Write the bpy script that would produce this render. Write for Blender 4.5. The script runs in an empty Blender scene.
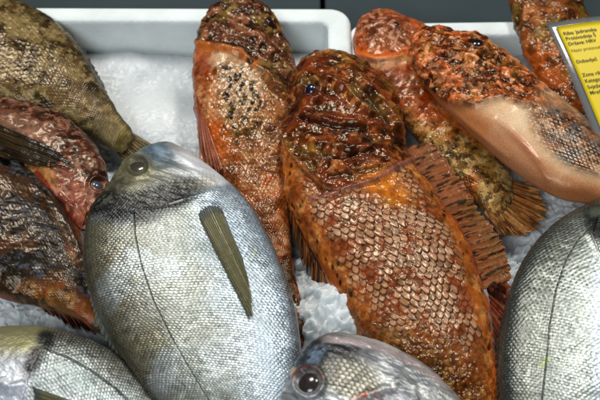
import bpy, math, random
import numpy as np
from mathutils import Vector
from mathutils.bvhtree import BVHTree

random.seed(4); np.random.seed(4)
SC = bpy.context.scene
COL = SC.collection
Q = 1.0                       # mesh density factor

# ------------------------------------------------------------------ camera
DIST, PITCH, FOC = 0.72, math.radians(50.0), 63.0
cam_d = bpy.data.cameras.new('camera'); cam = bpy.data.objects.new('camera', cam_d); COL.objects.link(cam)
cam.location = (0, -DIST*math.cos(PITCH), DIST*math.sin(PITCH))
cam.rotation_euler = (math.pi/2-PITCH, 0, 0)
cam_d.lens = FOC; cam_d.sensor_width = 36; cam_d.clip_start = 0.02; cam_d.clip_end = 60
cam_d.dof.use_dof = True; cam_d.dof.focus_distance = 0.635; cam_d.dof.aperture_fstop = 13.0
SC.camera = cam
CP = np.array([0, -DIST*math.cos(PITCH), DIST*math.sin(PITCH)])
FW = np.array([0, math.cos(PITCH), -math.sin(PITCH)]); RT = np.array([1., 0, 0]); UP = np.array([0, math.sin(PITCH), math.cos(PITCH)])
KK = 36.0/FOC/600.0
def ray(px, py):
    px = np.asarray(px, float); py = np.asarray(py, float)
    return FW + RT*((px-300)*KK)[..., None] + UP*((200-py)*KK)[..., None]
def at(px, py, z):            # photo pixel -> point of the level plane at height z
    d = ray(px, py); z = np.asarray(z, float)
    return CP + d*((z-CP[2])/d[..., 2])[..., None]
def topx(P):
    d = P-CP; w = d@FW
    return 300+(d@RT)/w/KK, 200-(d@UP)/w/KK

# ------------------------------------------------------------------ numpy noise
def _h(i, j, k, s):
    n = (i*374761393 + j*668265263 + k*2147483647 + s*1274126177) & 0xffffffff
    n = ((n ^ (n >> 13))*1274126177) & 0xffffffff
    n = ((n ^ (n >> 16))*2246822519) & 0xffffffff
    return ((n ^ (n >> 15)) & 0xffffff)/float(0xffffff)
def vnoise(P, s=0):
    I = np.floor(P).astype(np.int64); F = P-I
    F = F*F*F*(F*(F*6-15)+10)
    x, y, z = F[:, 0], F[:, 1], F[:, 2]; i, j, k = I[:, 0], I[:, 1], I[:, 2]
    r = 0
    for a in (0, 1):
        for b in (0, 1):
            for c in (0, 1):
                r = r + _h(i+a, j+b, k+c, s)*(x if a else 1-x)*(y if b else 1-y)*(z if c else 1-z)
    return r
_q = np.linalg.qr(np.array([[.8, .5, -.3], [-.4, .75, .5], [.5, -.35, .8]]))[0]
ROT = _q
def fbm(P, f, o=4, s=0, g=.5, ridge=False):
    t = 0; a = 1; n = 0; Pq = (P@ROT)*f
    for q in range(o):
        v = vnoise(Pq, s+q*17)
        if ridge: v = 1-abs(2*v-1)
        t = t+a*v; n += a; a *= g; Pq = (Pq@ROT)*2.03+11.3
    return t/n
def st(a, b, x):
    t = np.clip((x-a)/(b-a), 0, 1); return t*t*(3-2*t)
def fcon(P, f, o=4, s=0, lo=.42, hi=.58): return st(lo, hi, fbm(P, f, o, s))
def worley(P, f, s=0, flat=False, vec=False):
    Pq = P*f
    if flat: Pq = Pq.copy(); Pq[:, 2] = .5
    I = np.floor(Pq).astype(np.int64)
    d1 = np.full(len(P), 9.); d2 = d1.copy(); idr = np.zeros(len(P)); ve = np.zeros((len(P), 2))
    for a in (-1, 0, 1):
        for b in (-1, 0, 1):
            for c in ((0,) if flat else (-1, 0, 1)):
                i, j, k = I[:, 0]+a, I[:, 1]+b, I[:, 2]+c
                q = np.stack([i+_h(i, j, k, s), j+_h(i, j, k, s+5), k+(.5 if flat else _h(i, j, k, s+9))], 1)
                d = np.sqrt(((Pq-q)**2).sum(1)); r = _h(i, j, k, s+31)
                m = d < d1
                d2 = np.where(m, d1, np.minimum(d2, d)); d1 = np.where(m, d, d1); idr = np.where(m, r, idr)
                if vec: ve = np.where(m[:, None], (Pq-q)[:, :2], ve)
    if vec: return d1, d2, idr, ve
    return d1, d2, idr
def rgb(h):
    h = h.lstrip('#'); c = np.array([int(h[i:i+2], 16)/255 for i in (0, 2, 4)])
    return np.where(c < .04045, c/12.92, ((c+.055)/1.055)**2.4)
def mix(a, b, m):
    m = np.asarray(m)
    if m.ndim == 1: m = m[:, None]
    return a*(1-m)+b*m
def pdist(px, py, pts):       # distance to a drawn line, and how far along it
    best = np.full(px.shape, 1e9); al = np.zeros(px.shape); n = len(pts)-1
    sd = np.zeros(px.shape)
    for q in range(n):
        ax, ay = pts[q]; bx, by = pts[q+1]; dx, dy = bx-ax, by-ay
        t = np.clip(((px-ax)*dx+(py-ay)*dy)/(dx*dx+dy*dy), 0, 1)
        d = np.hypot(px-ax-t*dx, py-ay-t*dy); m = d < best
        best = np.where(m, d, best); al = np.where(m, (q+t)/n, al)
        sd = np.where(m, np.sign((px-ax)*dy-(py-ay)*dx), sd)
    return best, al, sd
def spot(px, py, x, y, rx, ry=None, ang=0, soft=.5):
    ry = ry or rx; c, s = math.cos(math.radians(ang)), math.sin(math.radians(ang))
    X, Y = px-x, py-y
    d = np.hypot((X*c+Y*s)/rx, (-X*s+Y*c)/ry)
    return 1-st(1-soft, 1+soft, d)
def scales(u, w, Ru=1.35, Rw=.62):
    """overlapping fish scales: height, distance from centre 0..1, random per scale, cross coordinate"""
    fu = np.floor(u).astype(np.int64)
    H = np.zeros_like(u); D = np.ones_like(u); R = np.zeros_like(u); X = np.zeros_like(u); done = np.zeros(u.shape, bool); L = np.zeros_like(u)
    for di in (-1, 0, 1, 2):
        i = fu+di; off = (i & 1)*.5
        j = np.round(w-off); wc = j+off
        r = _h(i, j.astype(np.int64), i*0+3, 7)
        du = (u-i)/Ru; dw = (w-wc)/Rw; d = np.sqrt(du*du+dw*dw)
        m = (~done) & (d < 1)
        D = np.where(m, d, D); R = np.where(m, r, R); X = np.where(m, dw, X); L = np.where(m, du, L)
        done |= m
    H = L*.55 + .45*np.sqrt(np.clip(1-D**3, 0, 1)) - .12*X*X
    return H, D, R, X, L

# ------------------------------------------------------------------ materials
def newmat(name):
    m = bpy.data.materials.new(name); m.use_nodes = True; nt = m.node_tree
    b = nt.nodes['Principled BSDF']; return m, nt, b
def N(nt, t, **k):
    n = nt.nodes.new(t)
    for a, v in k.items():
        if a in n.inputs: n.inputs[a].default_value = v
        else: setattr(n, a, v)
    return n
def skin_mat(name, coat=.9, coatr=.08, sss=0., fine=2600, fb=.12, mid=700, mb=.2, spec=.5, var=.25):
    m, nt, b = newmat(name); L = nt.links.new
    ca = N(nt, 'ShaderNodeAttribute', attribute_name='Col'); pr = N(nt, 'ShaderNodeAttribute', attribute_name='prm')
    tc = N(nt, 'ShaderNodeTexCoord')
    n1 = N(nt, 'ShaderNodeTexNoise', Scale=fine, Detail=3.); n2 = N(nt, 'ShaderNodeTexNoise', Scale=mid, Detail=4.)
    L(tc.outputs['Object'], n1.inputs['Vector']); L(tc.outputs['Object'], n2.inputs['Vector'])
    mr = N(nt, 'ShaderNodeMapRange'); mr.inputs[3].default_value = 1-var; mr.inputs[4].default_value = 1+var
    mr.inputs[1].default_value = .3; mr.inputs[2].default_value = .7
    L(n1.outputs['Fac'], mr.inputs[0])
    mx = N(nt, 'ShaderNodeVectorMath', operation='SCALE'); L(ca.outputs['Color'], mx.inputs[0]); L(mr.outputs[0], mx.inputs['Scale'])
    L(mx.outputs[0], b.inputs['Base Color'])
    sp = N(nt, 'ShaderNodeSeparateColor'); L(pr.outputs['Color'], sp.inputs[0])
    L(sp.outputs[0], b.inputs['Metallic']); L(sp.outputs[1], b.inputs['Roughness'])
    b1 = N(nt, 'ShaderNodeBump', Distance=.0006); L(n2.outputs['Fac'], b1.inputs['Height'])
    ml = N(nt, 'ShaderNodeMath', operation='MULTIPLY'); ml.inputs[1].default_value = mb; L(sp.outputs[2], ml.inputs[0]); L(ml.outputs[0], b1.inputs['Strength'])
    b2 = N(nt, 'ShaderNodeBump', Distance=.0003, Strength=fb); L(n1.outputs['Fac'], b2.inputs['Height']); L(b1.outputs[0], b2.inputs['Normal'])
    L(b2.outputs[0], b.inputs['Normal']); L(b1.outputs[0], b.inputs['Coat Normal'])
    b.inputs['Coat Weight'].default_value = coat; b.inputs['Coat Roughness'].default_value = coatr
    b.inputs['Specular IOR Level'].default_value = spec
    if sss:
        b.inputs['Subsurface Weight'].default_value = sss; b.inputs['Subsurface Radius'].default_value = (1, .35, .2); b.inputs['Subsurface Scale'].default_value = .004
    return m
def fin_mat(name, trans=.35):
    m = skin_mat(name, coat=.7, coatr=.15, fine=1500, mb=.5)
    nt = m.node_tree; L = nt.links.new; b = nt.nodes['Principled BSDF']; out = nt.nodes['Material Output']
    ca = [n for n in nt.nodes if n.type == 'VECT_MATH'][0]
    tr = N(nt, 'ShaderNodeBsdfTranslucent'); L(ca.outputs[0], tr.inputs['Color'])
    ms = N(nt, 'ShaderNodeMixShader'); ms.inputs[0].default_value = trans
    L(b.outputs[0], ms.inputs[1]); L(tr.outputs[0], ms.inputs[2]); L(ms.outputs[0], out.inputs['Surface'])
    return m
M_BREAM = skin_mat('silver_fish_skin', coat=.18, coatr=.1, fine=3000, fb=.12, mid=1300, mb=.3, spec=.22, var=.14)
M_SCORP = skin_mat('wet_rough_fish_skin', coat=.15, coatr=.12, sss=.0, fine=1500, fb=.04, mid=300, mb=.08, spec=.30, var=.25)
M_SCORP.node_tree.nodes['Principled BSDF'].inputs['Specular Tint'].default_value = (1, .78, .50, 1)
M_FIN = fin_mat('fish_fin')
M_FINT = fin_mat('thin_clear_fin', .3)
_nt = M_FINT.node_tree; _o = _nt.nodes['Material Output']; _s = _o.inputs['Surface'].links[0].from_socket
_t = _nt.nodes.new('ShaderNodeBsdfTransparent'); _m = _nt.nodes.new('ShaderNodeMixShader'); _m.inputs[0].default_value = .24
_nt.links.new(_s, _m.inputs[1]); _nt.links.new(_t.outputs[0], _m.inputs[2]); _nt.links.new(_m.outputs[0], _o.inputs['Surface'])
M_EYE = skin_mat('fish_eye', coat=.5, coatr=.10, fine=600, fb=0., mb=0., var=.05)

# ------------------------------------------------------------------ object helpers
def props(o, label=None, cat=None, group=None, kind=None):
    if label: o['label'] = label
    if cat: o['category'] = cat
    if group: o['group'] = group
    if kind: o['kind'] = kind
    return o
def empty(name, loc, **k):
    o = bpy.data.objects.new(name, None); COL.objects.link(o); o.location = loc; o.empty_display_size = .02
    return props(o, **k)
def npmesh(name, V, F, mat, parent=None, col=None, prm=None, smooth=True):
    me = bpy.data.meshes.new(name); F = np.asarray(F, np.int32)
    V = np.asarray(V, float)
    if parent is not None: V = V-np.array(parent.matrix_basis.translation if parent.parent is None else (parent.parent.matrix_basis.translation))
    me.vertices.add(len(V)); me.vertices.foreach_set('co', V.astype(np.float32).ravel())
    k = F.shape[1]
    me.loops.add(F.size); me.loops.foreach_set('vertex_index', F.ravel())
    me.polygons.add(len(F)); me.polygons.foreach_set('loop_start', np.arange(0, F.size, k, dtype=np.int32))
    me.update(calc_edges=True)
    if smooth: me.polygons.foreach_set('use_smooth', np.ones(len(F), bool))
    for nm, a in (('Col', col), ('prm', prm)):
        if a is not None:
            at_ = me.attributes.new(nm, 'FLOAT_COLOR', 'POINT')
            at_.data.foreach_set('color', np.concatenate([a, np.ones((len(a), 1))], 1).astype(np.float32).ravel())
    me.materials.append(mat); me.validate()
    o = bpy.data.objects.new(name, me); COL.objects.link(o)
    if parent is not None: o.parent = parent
    return o
def gridf(n, m, closed=False):
    i = np.arange(n-1)[:, None]; j = np.arange(m if closed else m-1)[None, :]; j2 = (j+1) % m
    return np.stack([i*m+j, i*m+j2, (i+1)*m+j2, (i+1)*m+j], -1).reshape(-1, 4)
def catmull(K, T, x):
    """K keys (n,k) at params T; smooth monotone-ish interpolation at x"""
    n = len(T); D = np.zeros_like(K)
    sl = (K[1:]-K[:-1])/(T[1:]-T[:-1])[:, None]
    D[1:-1] = (sl[1:]*(T[1:-1]-T[:-2])[:, None]+sl[:-1]*(T[2:]-T[1:-1])[:, None])/(T[2:]-T[:-2])[:, None]
    D[0] = sl[0]; D[-1] = sl[-1]
    q = np.clip(np.searchsorted(T, x, side='right')-1, 0, n-2); h = (T[q+1]-T[q]); t = ((x-T[q])/h)[:, None]; h = h[:, None]
    return (2*t**3-3*t**2+1)*K[q]+(t**3-2*t**2+t)*h*D[q]+(-2*t**3+3*t**2)*K[q+1]+(t**3-t**2)*h*D[q+1]

class C: pass
def fish_body(parent, stn, z, kh, hmax, NS, NT, mat, paint, e=1.0, zt=None, kb=.6, name='body'):
    """a lofted body: every station is the left and right edge of the body where the photo shows them, lying at height z"""
    K = np.array(stn, float)[:, :4]
    e0, e1 = K[-2], K[-1]; cc_ = (e1[:2]+e1[2:])/2; dd_ = cc_-(e0[:2]+e0[2:])/2; dd_ = dd_/max(1e-6, np.hypot(*dd_))*np.hypot(*(e1[2:]-e1[:2]))
    K = np.vstack([K, np.concatenate([cc_+dd_*.22+(e1[:2]-cc_)*.75, cc_+dd_*.22+(e1[2:]-cc_)*.75]), np.concatenate([cc_+dd_*.33+(e1[:2]-cc_)*.08, cc_+dd_*.33+(e1[2:]-cc_)*.08])]); n = len(K)
    zz = np.interp(np.linspace(0, 1, n), np.linspace(0, 1, len(z)), z) if hasattr(z, '__len__') else np.full(n, z)
    L = at(K[:, 0], K[:, 1], zz); R = at(K[:, 2], K[:, 3], zz)
    T = np.concatenate([[0], np.cumsum((np.linalg.norm(np.diff(L, axis=0), axis=1)+np.linalg.norm(np.diff(R, axis=0), axis=1))/2)])
    NS = int(NS*Q); NT = int(NT*Q)
    x = np.linspace(0, T[-1], NS)
    LR = catmull(np.concatenate([L, R], 1), T, x); L, R = LR[:, :3], LR[:, 3:]
    Cn = (L+R)/2; A = (R-L)/2; a = np.linalg.norm(A, axis=1)
    h = kh*a; h = hmax*np.tanh(h/hmax)
    nb = 14
    tt = np.concatenate([np.pi-np.linspace(0, np.pi, NT), -np.linspace(0, np.pi, nb+2)[1:-1]])   # L edge -> top -> R edge -> under
    co, si = np.cos(tt), np.sin(tt)
    zp = np.where(si >= 0, np.abs(si)**e, -kb*np.abs(si)**.8)
    V = Cn[:, None]+A[:, None]*co[None, :, None]
    V[..., 2] += h[:, None]*zp[None]
    m = len(tt)
    # normals
    gs = np.gradient(V, axis=0); gt = (np.roll(V, -1, 1)-np.roll(V, 1, 1))
    Nn = np.cross(gt, gs); Nn /= np.linalg.norm(Nn, axis=2, keepdims=True)+1e-12
    if (Nn[NS//2, NT//2, 2] < 0): Nn = -Nn; flip = True
    else: flip = False
    # arc coordinates
    W = np.concatenate([np.zeros((NS, 1)), np.cumsum(np.linalg.norm(np.diff(V[:, :NT], axis=1), axis=2), 1)], 1)
    tot = W[:, -1]; wn = np.zeros((NS, m)); wn[:, :NT] = W/np.maximum(tot[:, None], 1e-6)*2-1
    wn[:, NT:] = np.linspace(1, -1, nb+2)[1:-1][None]
    ds = np.linalg.norm(np.diff(Cn, axis=0), axis=1); wl = np.maximum(tot, .45*tot.max())/2
    un = np.concatenate([[0], np.cumsum(ds/((wl[1:]+wl[:-1])/2))])
    c = C(); P = V.reshape(-1, 3); c.P = P; c.u = np.repeat(un, m); c.w = wn.ravel(); c.v = np.tile(co, NS)
    c.s = np.repeat(np.linspace(0, 1, NS), m); c.top = np.tile(st(-.05, .25, si), NS)
    c.x, c.y = topx(P); c.n = len(P); c.edge = np.tile(np.abs(si), NS)
    disp, col, prm = paint(c)
    # fade detail at the very ends
    P2 = P+Nn.reshape(-1, 3)*(disp*st(0, .02, c.s))[:, None]
    F = gridf(NS, m, True)
    if flip: F = F[:, ::-1]
    # make sure faces look outwards (first face)
    i0 = len(F)//2
    o = npmesh(name, P2, F, mat, parent, np.clip(col, 0, 1), np.clip(prm, 0, 1))
    # coarse cage for laying eyes and fins on the skin
    Pg = P2.reshape(NS, m, 3)[::max(1, NS//90)]; js = list(range(0, NT, max(1, NT//60)))+[NT-1]; Pg = Pg[:, js]
    fc = gridf(Pg.shape[0], Pg.shape[1])
    return o, BVHTree.FromPolygons([tuple(p) for p in Pg.reshape(-1, 3)], [tuple(int(q) for q in f) for f in fc])
def cast(bvh, px, py, z=.05):
    d = ray(px, py); d = d/np.linalg.norm(d)
    hit = bvh.ray_cast(Vector(CP), Vector(d))
    if hit[0] is None: return at(px, py, z), np.array([0, 0, 1.])
    nn = np.array(hit[1])
    return np.array(hit[0]), nn if nn@d < 0 else -nn

def eye(parent, bvh, px, py, r, iris, pupil='#05060a', rim=None, bulge=.55, pr=.5, off=0., stretch=1.0, ang=0, tilt=None):
    p, n = cast(bvh, px, py)
    if tilt is not None: n = n*(1-tilt)+np.array([0, 0, 1.])*tilt; n /= np.linalg.norm(n)
    X = np.cross(np.array([math.sin(math.radians(ang)), math.cos(math.radians(ang)), 0]), n); X /= np.linalg.norm(X); Y = np.cross(n, X)
    rad = r/600*36/FOC*np.linalg.norm(p-CP)
    def cap(name, R, b, o0, par, cf, nr=22, na=48):
        V = []; rr = []
        for i in range(nr):
            q = i/(nr-1); th = q*math.pi/2*1.1
            for k in range(na):
                f = 2*math.pi*k/na
                V.append(p+n*(off*rad+o0+R*b*math.cos(th))+(X*math.cos(f)*stretch+Y*math.sin(f))*R*math.sin(th)); rr.append(math.sin(min(th, math.pi/2)))
        rr = np.array(rr); V = np.array(V)
        col = cf(rr, V); prm = np.tile(np.array([.0, .18, .0]), (len(V), 1))
        F = gridf(nr, na, True)
        return npmesh(name, V, F, M_EYE, par, col, prm)
    def cf(rr, V):
        c = np.tile(rgb(iris), (len(rr), 1)); nz = fbm(V, 900, 3, 5)[:, None]
        c = c*(.6+.8*nz)
        if rim: c = mix(c, rgb(rim), st(.78, .95, rr))
        return c
    e = cap('eye', rad, bulge, 0, parent, cf)
    cap('pupil', rad*pr, bulge*.75, rad*bulge*.36+rad*.04, e, lambda rr, V: np.tile(rgb(pupil), (len(rr), 1))*(1+.8*rr[:, None]))
    return e

def fin(name, parent, base, tip, cfun, z=None, bvh=None, off=.0012, nr=18, jag=.1, ray_h=.0005, NA=90, NB=240, lift=0., wave=.001, fringe=2.2, spines=False, seed=0, mat=None):
    """a fin: rays run from the base line to the tip line; z = (base height, tip height) or laid on a skin"""
    base = np.array(base, float); tip = np.array(tip, float)
    b = np.linspace(0, 1, NB); a = np.linspace(0, 1, NA)
    def pl(K): 
        T = np.concatenate([[0], np.cumsum(np.linalg.norm(np.diff(K, axis=0), axis=1))]); T /= T[-1]
        return catmull(K, T, b)
    B, Tp = pl(base), pl(tip)
    ph = b*nr+.25*np.sin(b*23+seed); fr = ph-np.floor(ph); rid = np.floor(ph).astype(np.int64)
    rr = _h(rid, rid*0+seed, rid*0, 3)
    prof = np.cos((fr-.5)*2*math.pi)*.5+.5                     # 1 on the ray, 0 on the membrane
    nn_ = np.interp(b*nr*1.7, np.arange(int(nr*1.7)+3), _h(np.arange(int(nr*1.7)+3), np.arange(int(nr*1.7)+3)*0+seed, np.arange(int(nr*1.7)+3)*0, 11))
    ln = 1-jag*(1-prof)*(.3+1.0*rr)-jag*.9*nn_
    P2 = B[:, None]+(Tp-B)[:, None]*(a[None, :]*ln[:, None])[..., None]
    PX, PY = P2[..., 0].ravel(), P2[..., 1].ravel(); aa = np.tile(a, NB)
    if bvh is not None:
        V = np.zeros((len(PX), 3))
        # coarse casting grid then interpolation
        ca = np.linspace(0, NA-1, 14).astype(int); cb = np.linspace(0, NB-1, 26).astype(int)
        G = np.zeros((len(cb), len(ca), 3))
        for i, q in enumerate(cb):
            for j, w in enumerate(ca):
                p, n = cast(bvh, P2[q, w, 0], P2[q, w, 1], .05 if z is None else z[1]); G[i, j] = p+np.array([0, 0, 1])*(off+lift*a[w]**2-(off+.0022)*(1-float(st(0, .07, a[w]))))
        zz = G[..., 2]
        for _ in range(2): zz[1:-1, 1:-1] = (zz[:-2, 1:-1]+zz[2:, 1:-1]+zz[1:-1, :-2]+zz[1:-1, 2:]+2*zz[1:-1, 1:-1])/6
        Zr = np.array([np.interp(np.arange(NB), cb, zz[:, j]) for j in range(len(ca))]).T
        Z = np.array([np.interp(np.arange(NA), ca, Zr[i]) for i in range(NB)]).ravel()
        V = at(PX, PY, Z)
    else:
        Z = z[0]+(z[1]-z[0])*aa; V = at(PX, PY, Z)
    prf = np.repeat(prof, NA)
    V0 = V.copy(); fold = np.repeat(np.sin(b*9+seed)*.6+np.sin(b*21+seed*2)*.4, NA)
    V[:, 2] += prf*ray_h*(1-.3*aa)+wave*fold*aa+(fbm(V0, 300, 2, seed)-.5)*.0012*aa
    cc = C(); cc.x, cc.y, cc.P, cc.a, cc.b, cc.ray, cc.rr, cc.n = PX, PY, V0, aa, np.repeat(b, NA), prf, np.repeat(rr, NA), len(V)
    col, prm = cfun(cc)
    th = .0004*(1-aa)+.00012
    Vb = V.copy(); Vb[:, 2] -= th
    n0 = len(V); F1 = gridf(NB, NA); F2 = F1[:, ::-1]+n0
    g = np.arange(n0).reshape(NB, NA); loop = np.concatenate([g[0, :], g[1:, -1], g[-1, -2::-1], g[-2:0:-1, 0]]); l2 = np.roll(loop, -1)
    F3 = np.stack([loop, l2, l2+n0, loop+n0], 1)
    o = npmesh(name, np.concatenate([V, Vb]), np.concatenate([F1, F2, F3]), mat or M_FIN, parent, np.clip(np.concatenate([col, col]), 0, 1), np.concatenate([prm, prm]))
    return o
def spine(name, parent, bvh, px, py, dx, dy, L=.006, r=.0011, colr='#6a3418', z=.04, up=.5):
    p, n = cast(bvh, px, py, z); q = at(px+dx, py+dy, p[2]); d = q-p; d /= np.linalg.norm(d); d = d+np.array([0, 0, up]); d /= np.linalg.norm(d)
    X = np.cross(d, [0, 0, 1.]); X /= np.linalg.norm(X); Y = np.cross(d, X); V = []; nr, na = 10, 12; p = p-d*.0015
    for i in range(nr):
        t = i/(nr-1); rr_ = r*(1-t)**.75+.00004
        for k in range(na):
            f = 2*math.pi*k/na; V.append(p+d*L*t+Y*.0012*t*t+(X*math.cos(f)+Y*math.sin(f))*rr_)
    V = np.array(V); col = np.tile(rgb(colr), (len(V), 1))*(.6+.8*fbm(V, 900, 2, 3)[:, None])
    return npmesh(name, V, gridf(nr, na, True), M_SCORP, parent, col, np.tile(np.array([0, .35, .3]), (len(V), 1)))
def PR(n, m, r, b): return np.tile(np.array([m, r, b], float), (n, 1))
# ------------------------------------------------------------------ silver breams
def bream_base(c, rows, dorsal, mid, belly, seed, flip=1, sc_h=.00042, dark=.68):
    v = c.v*flip
    wu = (fbm(c.P, 55, 2, seed)-.5)*.05
    n1 = fbm(c.P, 60, 4, seed+1); n2 = fbm(c.P, 260, 3, seed+2)
    H, D, R, X, L = scales((c.u+wu)*rows*1.42, (c.w+wu*.7)*rows, 1.45, .66)
    col = mix(np.tile(rgb(dorsal), (c.n, 1)), rgb(mid), st(-.95, -.15, v+.5*(n1-.5)))
    col = mix(col, rgb(belly), st(.0, .75, v+.6*(n1-.5)))
    vis = .45+.75*fcon(c.P, 70, 3, seed+6, .38, .6)            # contrast of the painted scale highlights: strong here, faint there
    c.scol = (.30+.98*st(.12, .60, L+.25*(n2-.5)))*(.72+.56*R)*(1-dark*st(.78, .97, D))  # dark scale outlines, with free-edge highlights painted into the colour
    c.scol = c.scol*vis+.72*(1-vis)+.22*np.clip(n2-.5, -1, 1)*2*.6
    # darker length-wise bands along scale rows
    c.band = .88+.12*np.sin(c.w*rows*2*math.pi/1.0)
    return v, H, D, R, X, L, n1, n2, col

def line_marks(c, disp, col, pts, w=1.1, amp=.0003, dark=.75):
    d, al, sd = pdist(c.x, c.y, pts); m = (1-st(w*.6, w*1.6, d))*c.top
    return disp-amp*m, col*(1-dark*m[:, None])
def ridge(c, disp, pts, w, amp, taper=True):
    d, al, sd = pdist(c.x, c.y, pts); k = np.sin(np.pi*np.clip(al, .0, 1))**.5 if taper else 1
    return disp+amp*np.exp(-(d/w)**2)*k*c.top
def step(c, disp, pts, w, amp, side=1):      # a lip: raised on one side of a line, dropping off sharply at it
    d, al, sd = pdist(c.x, c.y, pts); k = np.sin(np.pi*al)**.4
    s = sd*side; return disp+amp*np.where(s > 0, np.exp(-d/w), 0)*k*c.top

def paint_bream_main(c):
    v, H, D, R, X, L, n1, n2, col = bream_base(c, 25, '#6f6a56', '#8a908a', '#a8b8c4', 1)
    x, y = c.x, c.y
    gl = [(70, 204), (100, 203), (128, 208), (150, 209), (172, 203), (195, 192), (235, 182)]
    d, al, sd = pdist(x, y, gl)
    behind = st(-5, 6, d*np.where(sd < 0, 1, -1)) if False else None
    yl = np.interp(x, [p[0] for p in gl], [p[1] for p in gl])
    body = st(-3, 3, y-yl)
    cheek = spot(x, y, 158, 194, 42, 15, -12, .35)
    sm = np.clip(body+.75*cheek, 0, 1)
    disp = .0005*H*sm + (n2-.5)*.0003 + (n1-.5)*.0006
    # patches on the flank
    col = mix(col, rgb('#5f6a66'), .55*spot(x, y, 203, 248, 24, 10, 5, .8)*fcon(c.P, 150, 3, 4, .3, .6))
    col = mix(col, rgb('#bccad2'), .35*fcon(c.P, 45, 3, 14, .5, .7)*body)
    col = mix(col, rgb('#8f8838'), .5*spot(x, y, 254, 255, 5, 12, 0, .7)*fcon(c.P, 500, 3, 5, .4, .6))
    col = mix(col, rgb('#87803a'), .35*spot(x, y, 152, 340, 16, 6, -20, .8)*fcon(c.P, 400, 3, 6, .5, .6))
    col = col*mix(np.ones((c.n, 1)), (c.scol*c.band)[:, None], sm)
    # head
    hd = 1-body
    hc = mix(np.tile(rgb('#55523a'), (c.n, 1)), rgb('#a3a6a8'), st(140, 205, x+.5*(y-170)+30*(n1-.5)))
    hc = mix(hc, rgb('#6c6a50'), .4*fcon(c.P, 60, 3, 3, .45, .62)*(1-st(160, 190, x)))
    hc = mix(hc, rgb('#43596b'), .95*spot(x, y, 158, 153, 24, 14, 22, .6)*(.6+.5*n2))
    hc = mix(hc, rgb('#7f93a4'), .8*spot(x, y, 160, 151, 8, 4, 30, .6))
    hc = mix(hc, rgb('#c6c9cf'), .85*spot(x, y, 200, 166, 30, 9, 35, .6))  # whitish right side: light from the upper right painted into the head
    hc = mix(hc, rgb('#b8ad84'), .5*spot(x, y, 190, 186, 24, 6, -10, .7))
    hc = mix(hc, rgb('#2a2a22'), .8*spot(x, y, 112, 190, 26, 8, -38, .8))
    col = mix(col, hc, np.clip(hd-.5*cheek, 0, 1))
    col = mix(col, hc*(.55+.6*c.scol)[:, None], .8*hd*cheek)
    # dark shoulder patch with scale outlines
    dk = np.maximum(spot(x, y, 124, 208, 38, 14, 2, .5), spot(x, y, 160, 199, 40, 13, -18, .5))
    pl = scales(c.u*19+.3, c.w*19, 1.25, .62)
    col = mix(col, rgb('#060708'), np.clip(dk**.6*(.95+.35*st(.6, .95, pl[1])+.9*(n2-.5)), 0, .985))
    dk2 = spot(x, y, 172, 190, 40, 12, -14, .6); col = mix(col, rgb('#1c1e1c'), .75*dk2*st(.72, .95, pl[1]))
    disp = step(c, disp, [(86, 206), (110, 208), (135, 212), (160, 208), (182, 201), (202, 194), (222, 190)], 5, .0009, -1)
    disp = ridge(c, disp, [(168, 206), (185, 201), (215, 192)], 2.4, .0009)
    col = mix(col, rgb('#c8c6c0'), .45*(1-st(.5, 1.8, pdist(x, y, [(170, 205), (182, 202)])[0]))*(n2 > .4))
    disp = ridge(c, disp, [(100, 198), (122, 190), (150, 182), (185, 178)], 6, .0010)
    disp = ridge(c, disp, [(150, 172), (172, 169), (195, 173), (218, 184)], 4, .0012)
    disp = ridge(c, disp, [(168, 143), (176, 155), (192, 165), (214, 177)], 3.5, .0012)
    fr = fbm(np.stack([(x+y*.35)/26, (y-x*.35)/5, x*0], 1), 1, 3, 77)      # fine creases running towards the gill
    disp = disp+(fr-.5)*.0011*hd; col = col*(1+(fr-.5)[:, None]*hd[:, None]*.9)
    g3 = fcon(c.P, 420, 3, 78, .5, .62); col = mix(col, rgb('#c9c6b0'), .08*g3*hd)
    pad = spot(x, y, 209, 209, 14, 6.5, 8, .4); disp = disp+.0004*pad
    # eye socket
    de = np.hypot((x-137)/1.15, y-167)
    disp = disp+.0016*np.exp(-((de-11)/3.)**2)-.0012*np.exp(-(de/7)**2)
    col = mix(col, rgb('#403c28'), .7*np.exp(-((de-9)/2.5)**2)); col = mix(col, rgb('#8a8560'), .3*np.exp(-((de-14)/2.)**2))
    disp, col = line_marks(c, disp, col, [(134, 214), (135, 235), (141, 265), (153, 300), (170, 335), (190, 370), (214, 410), (250, 470)], .55, .0003, .5)
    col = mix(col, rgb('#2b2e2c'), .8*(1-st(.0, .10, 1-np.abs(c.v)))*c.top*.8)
    prm = PR(c.n, .62, .36, .6); prm[:, 0] = (.62-.3*hd)*(1-dk); prm[:, 1] = .34+.1*n2+.06*hd
    return disp, col*1.25, prm

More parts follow.
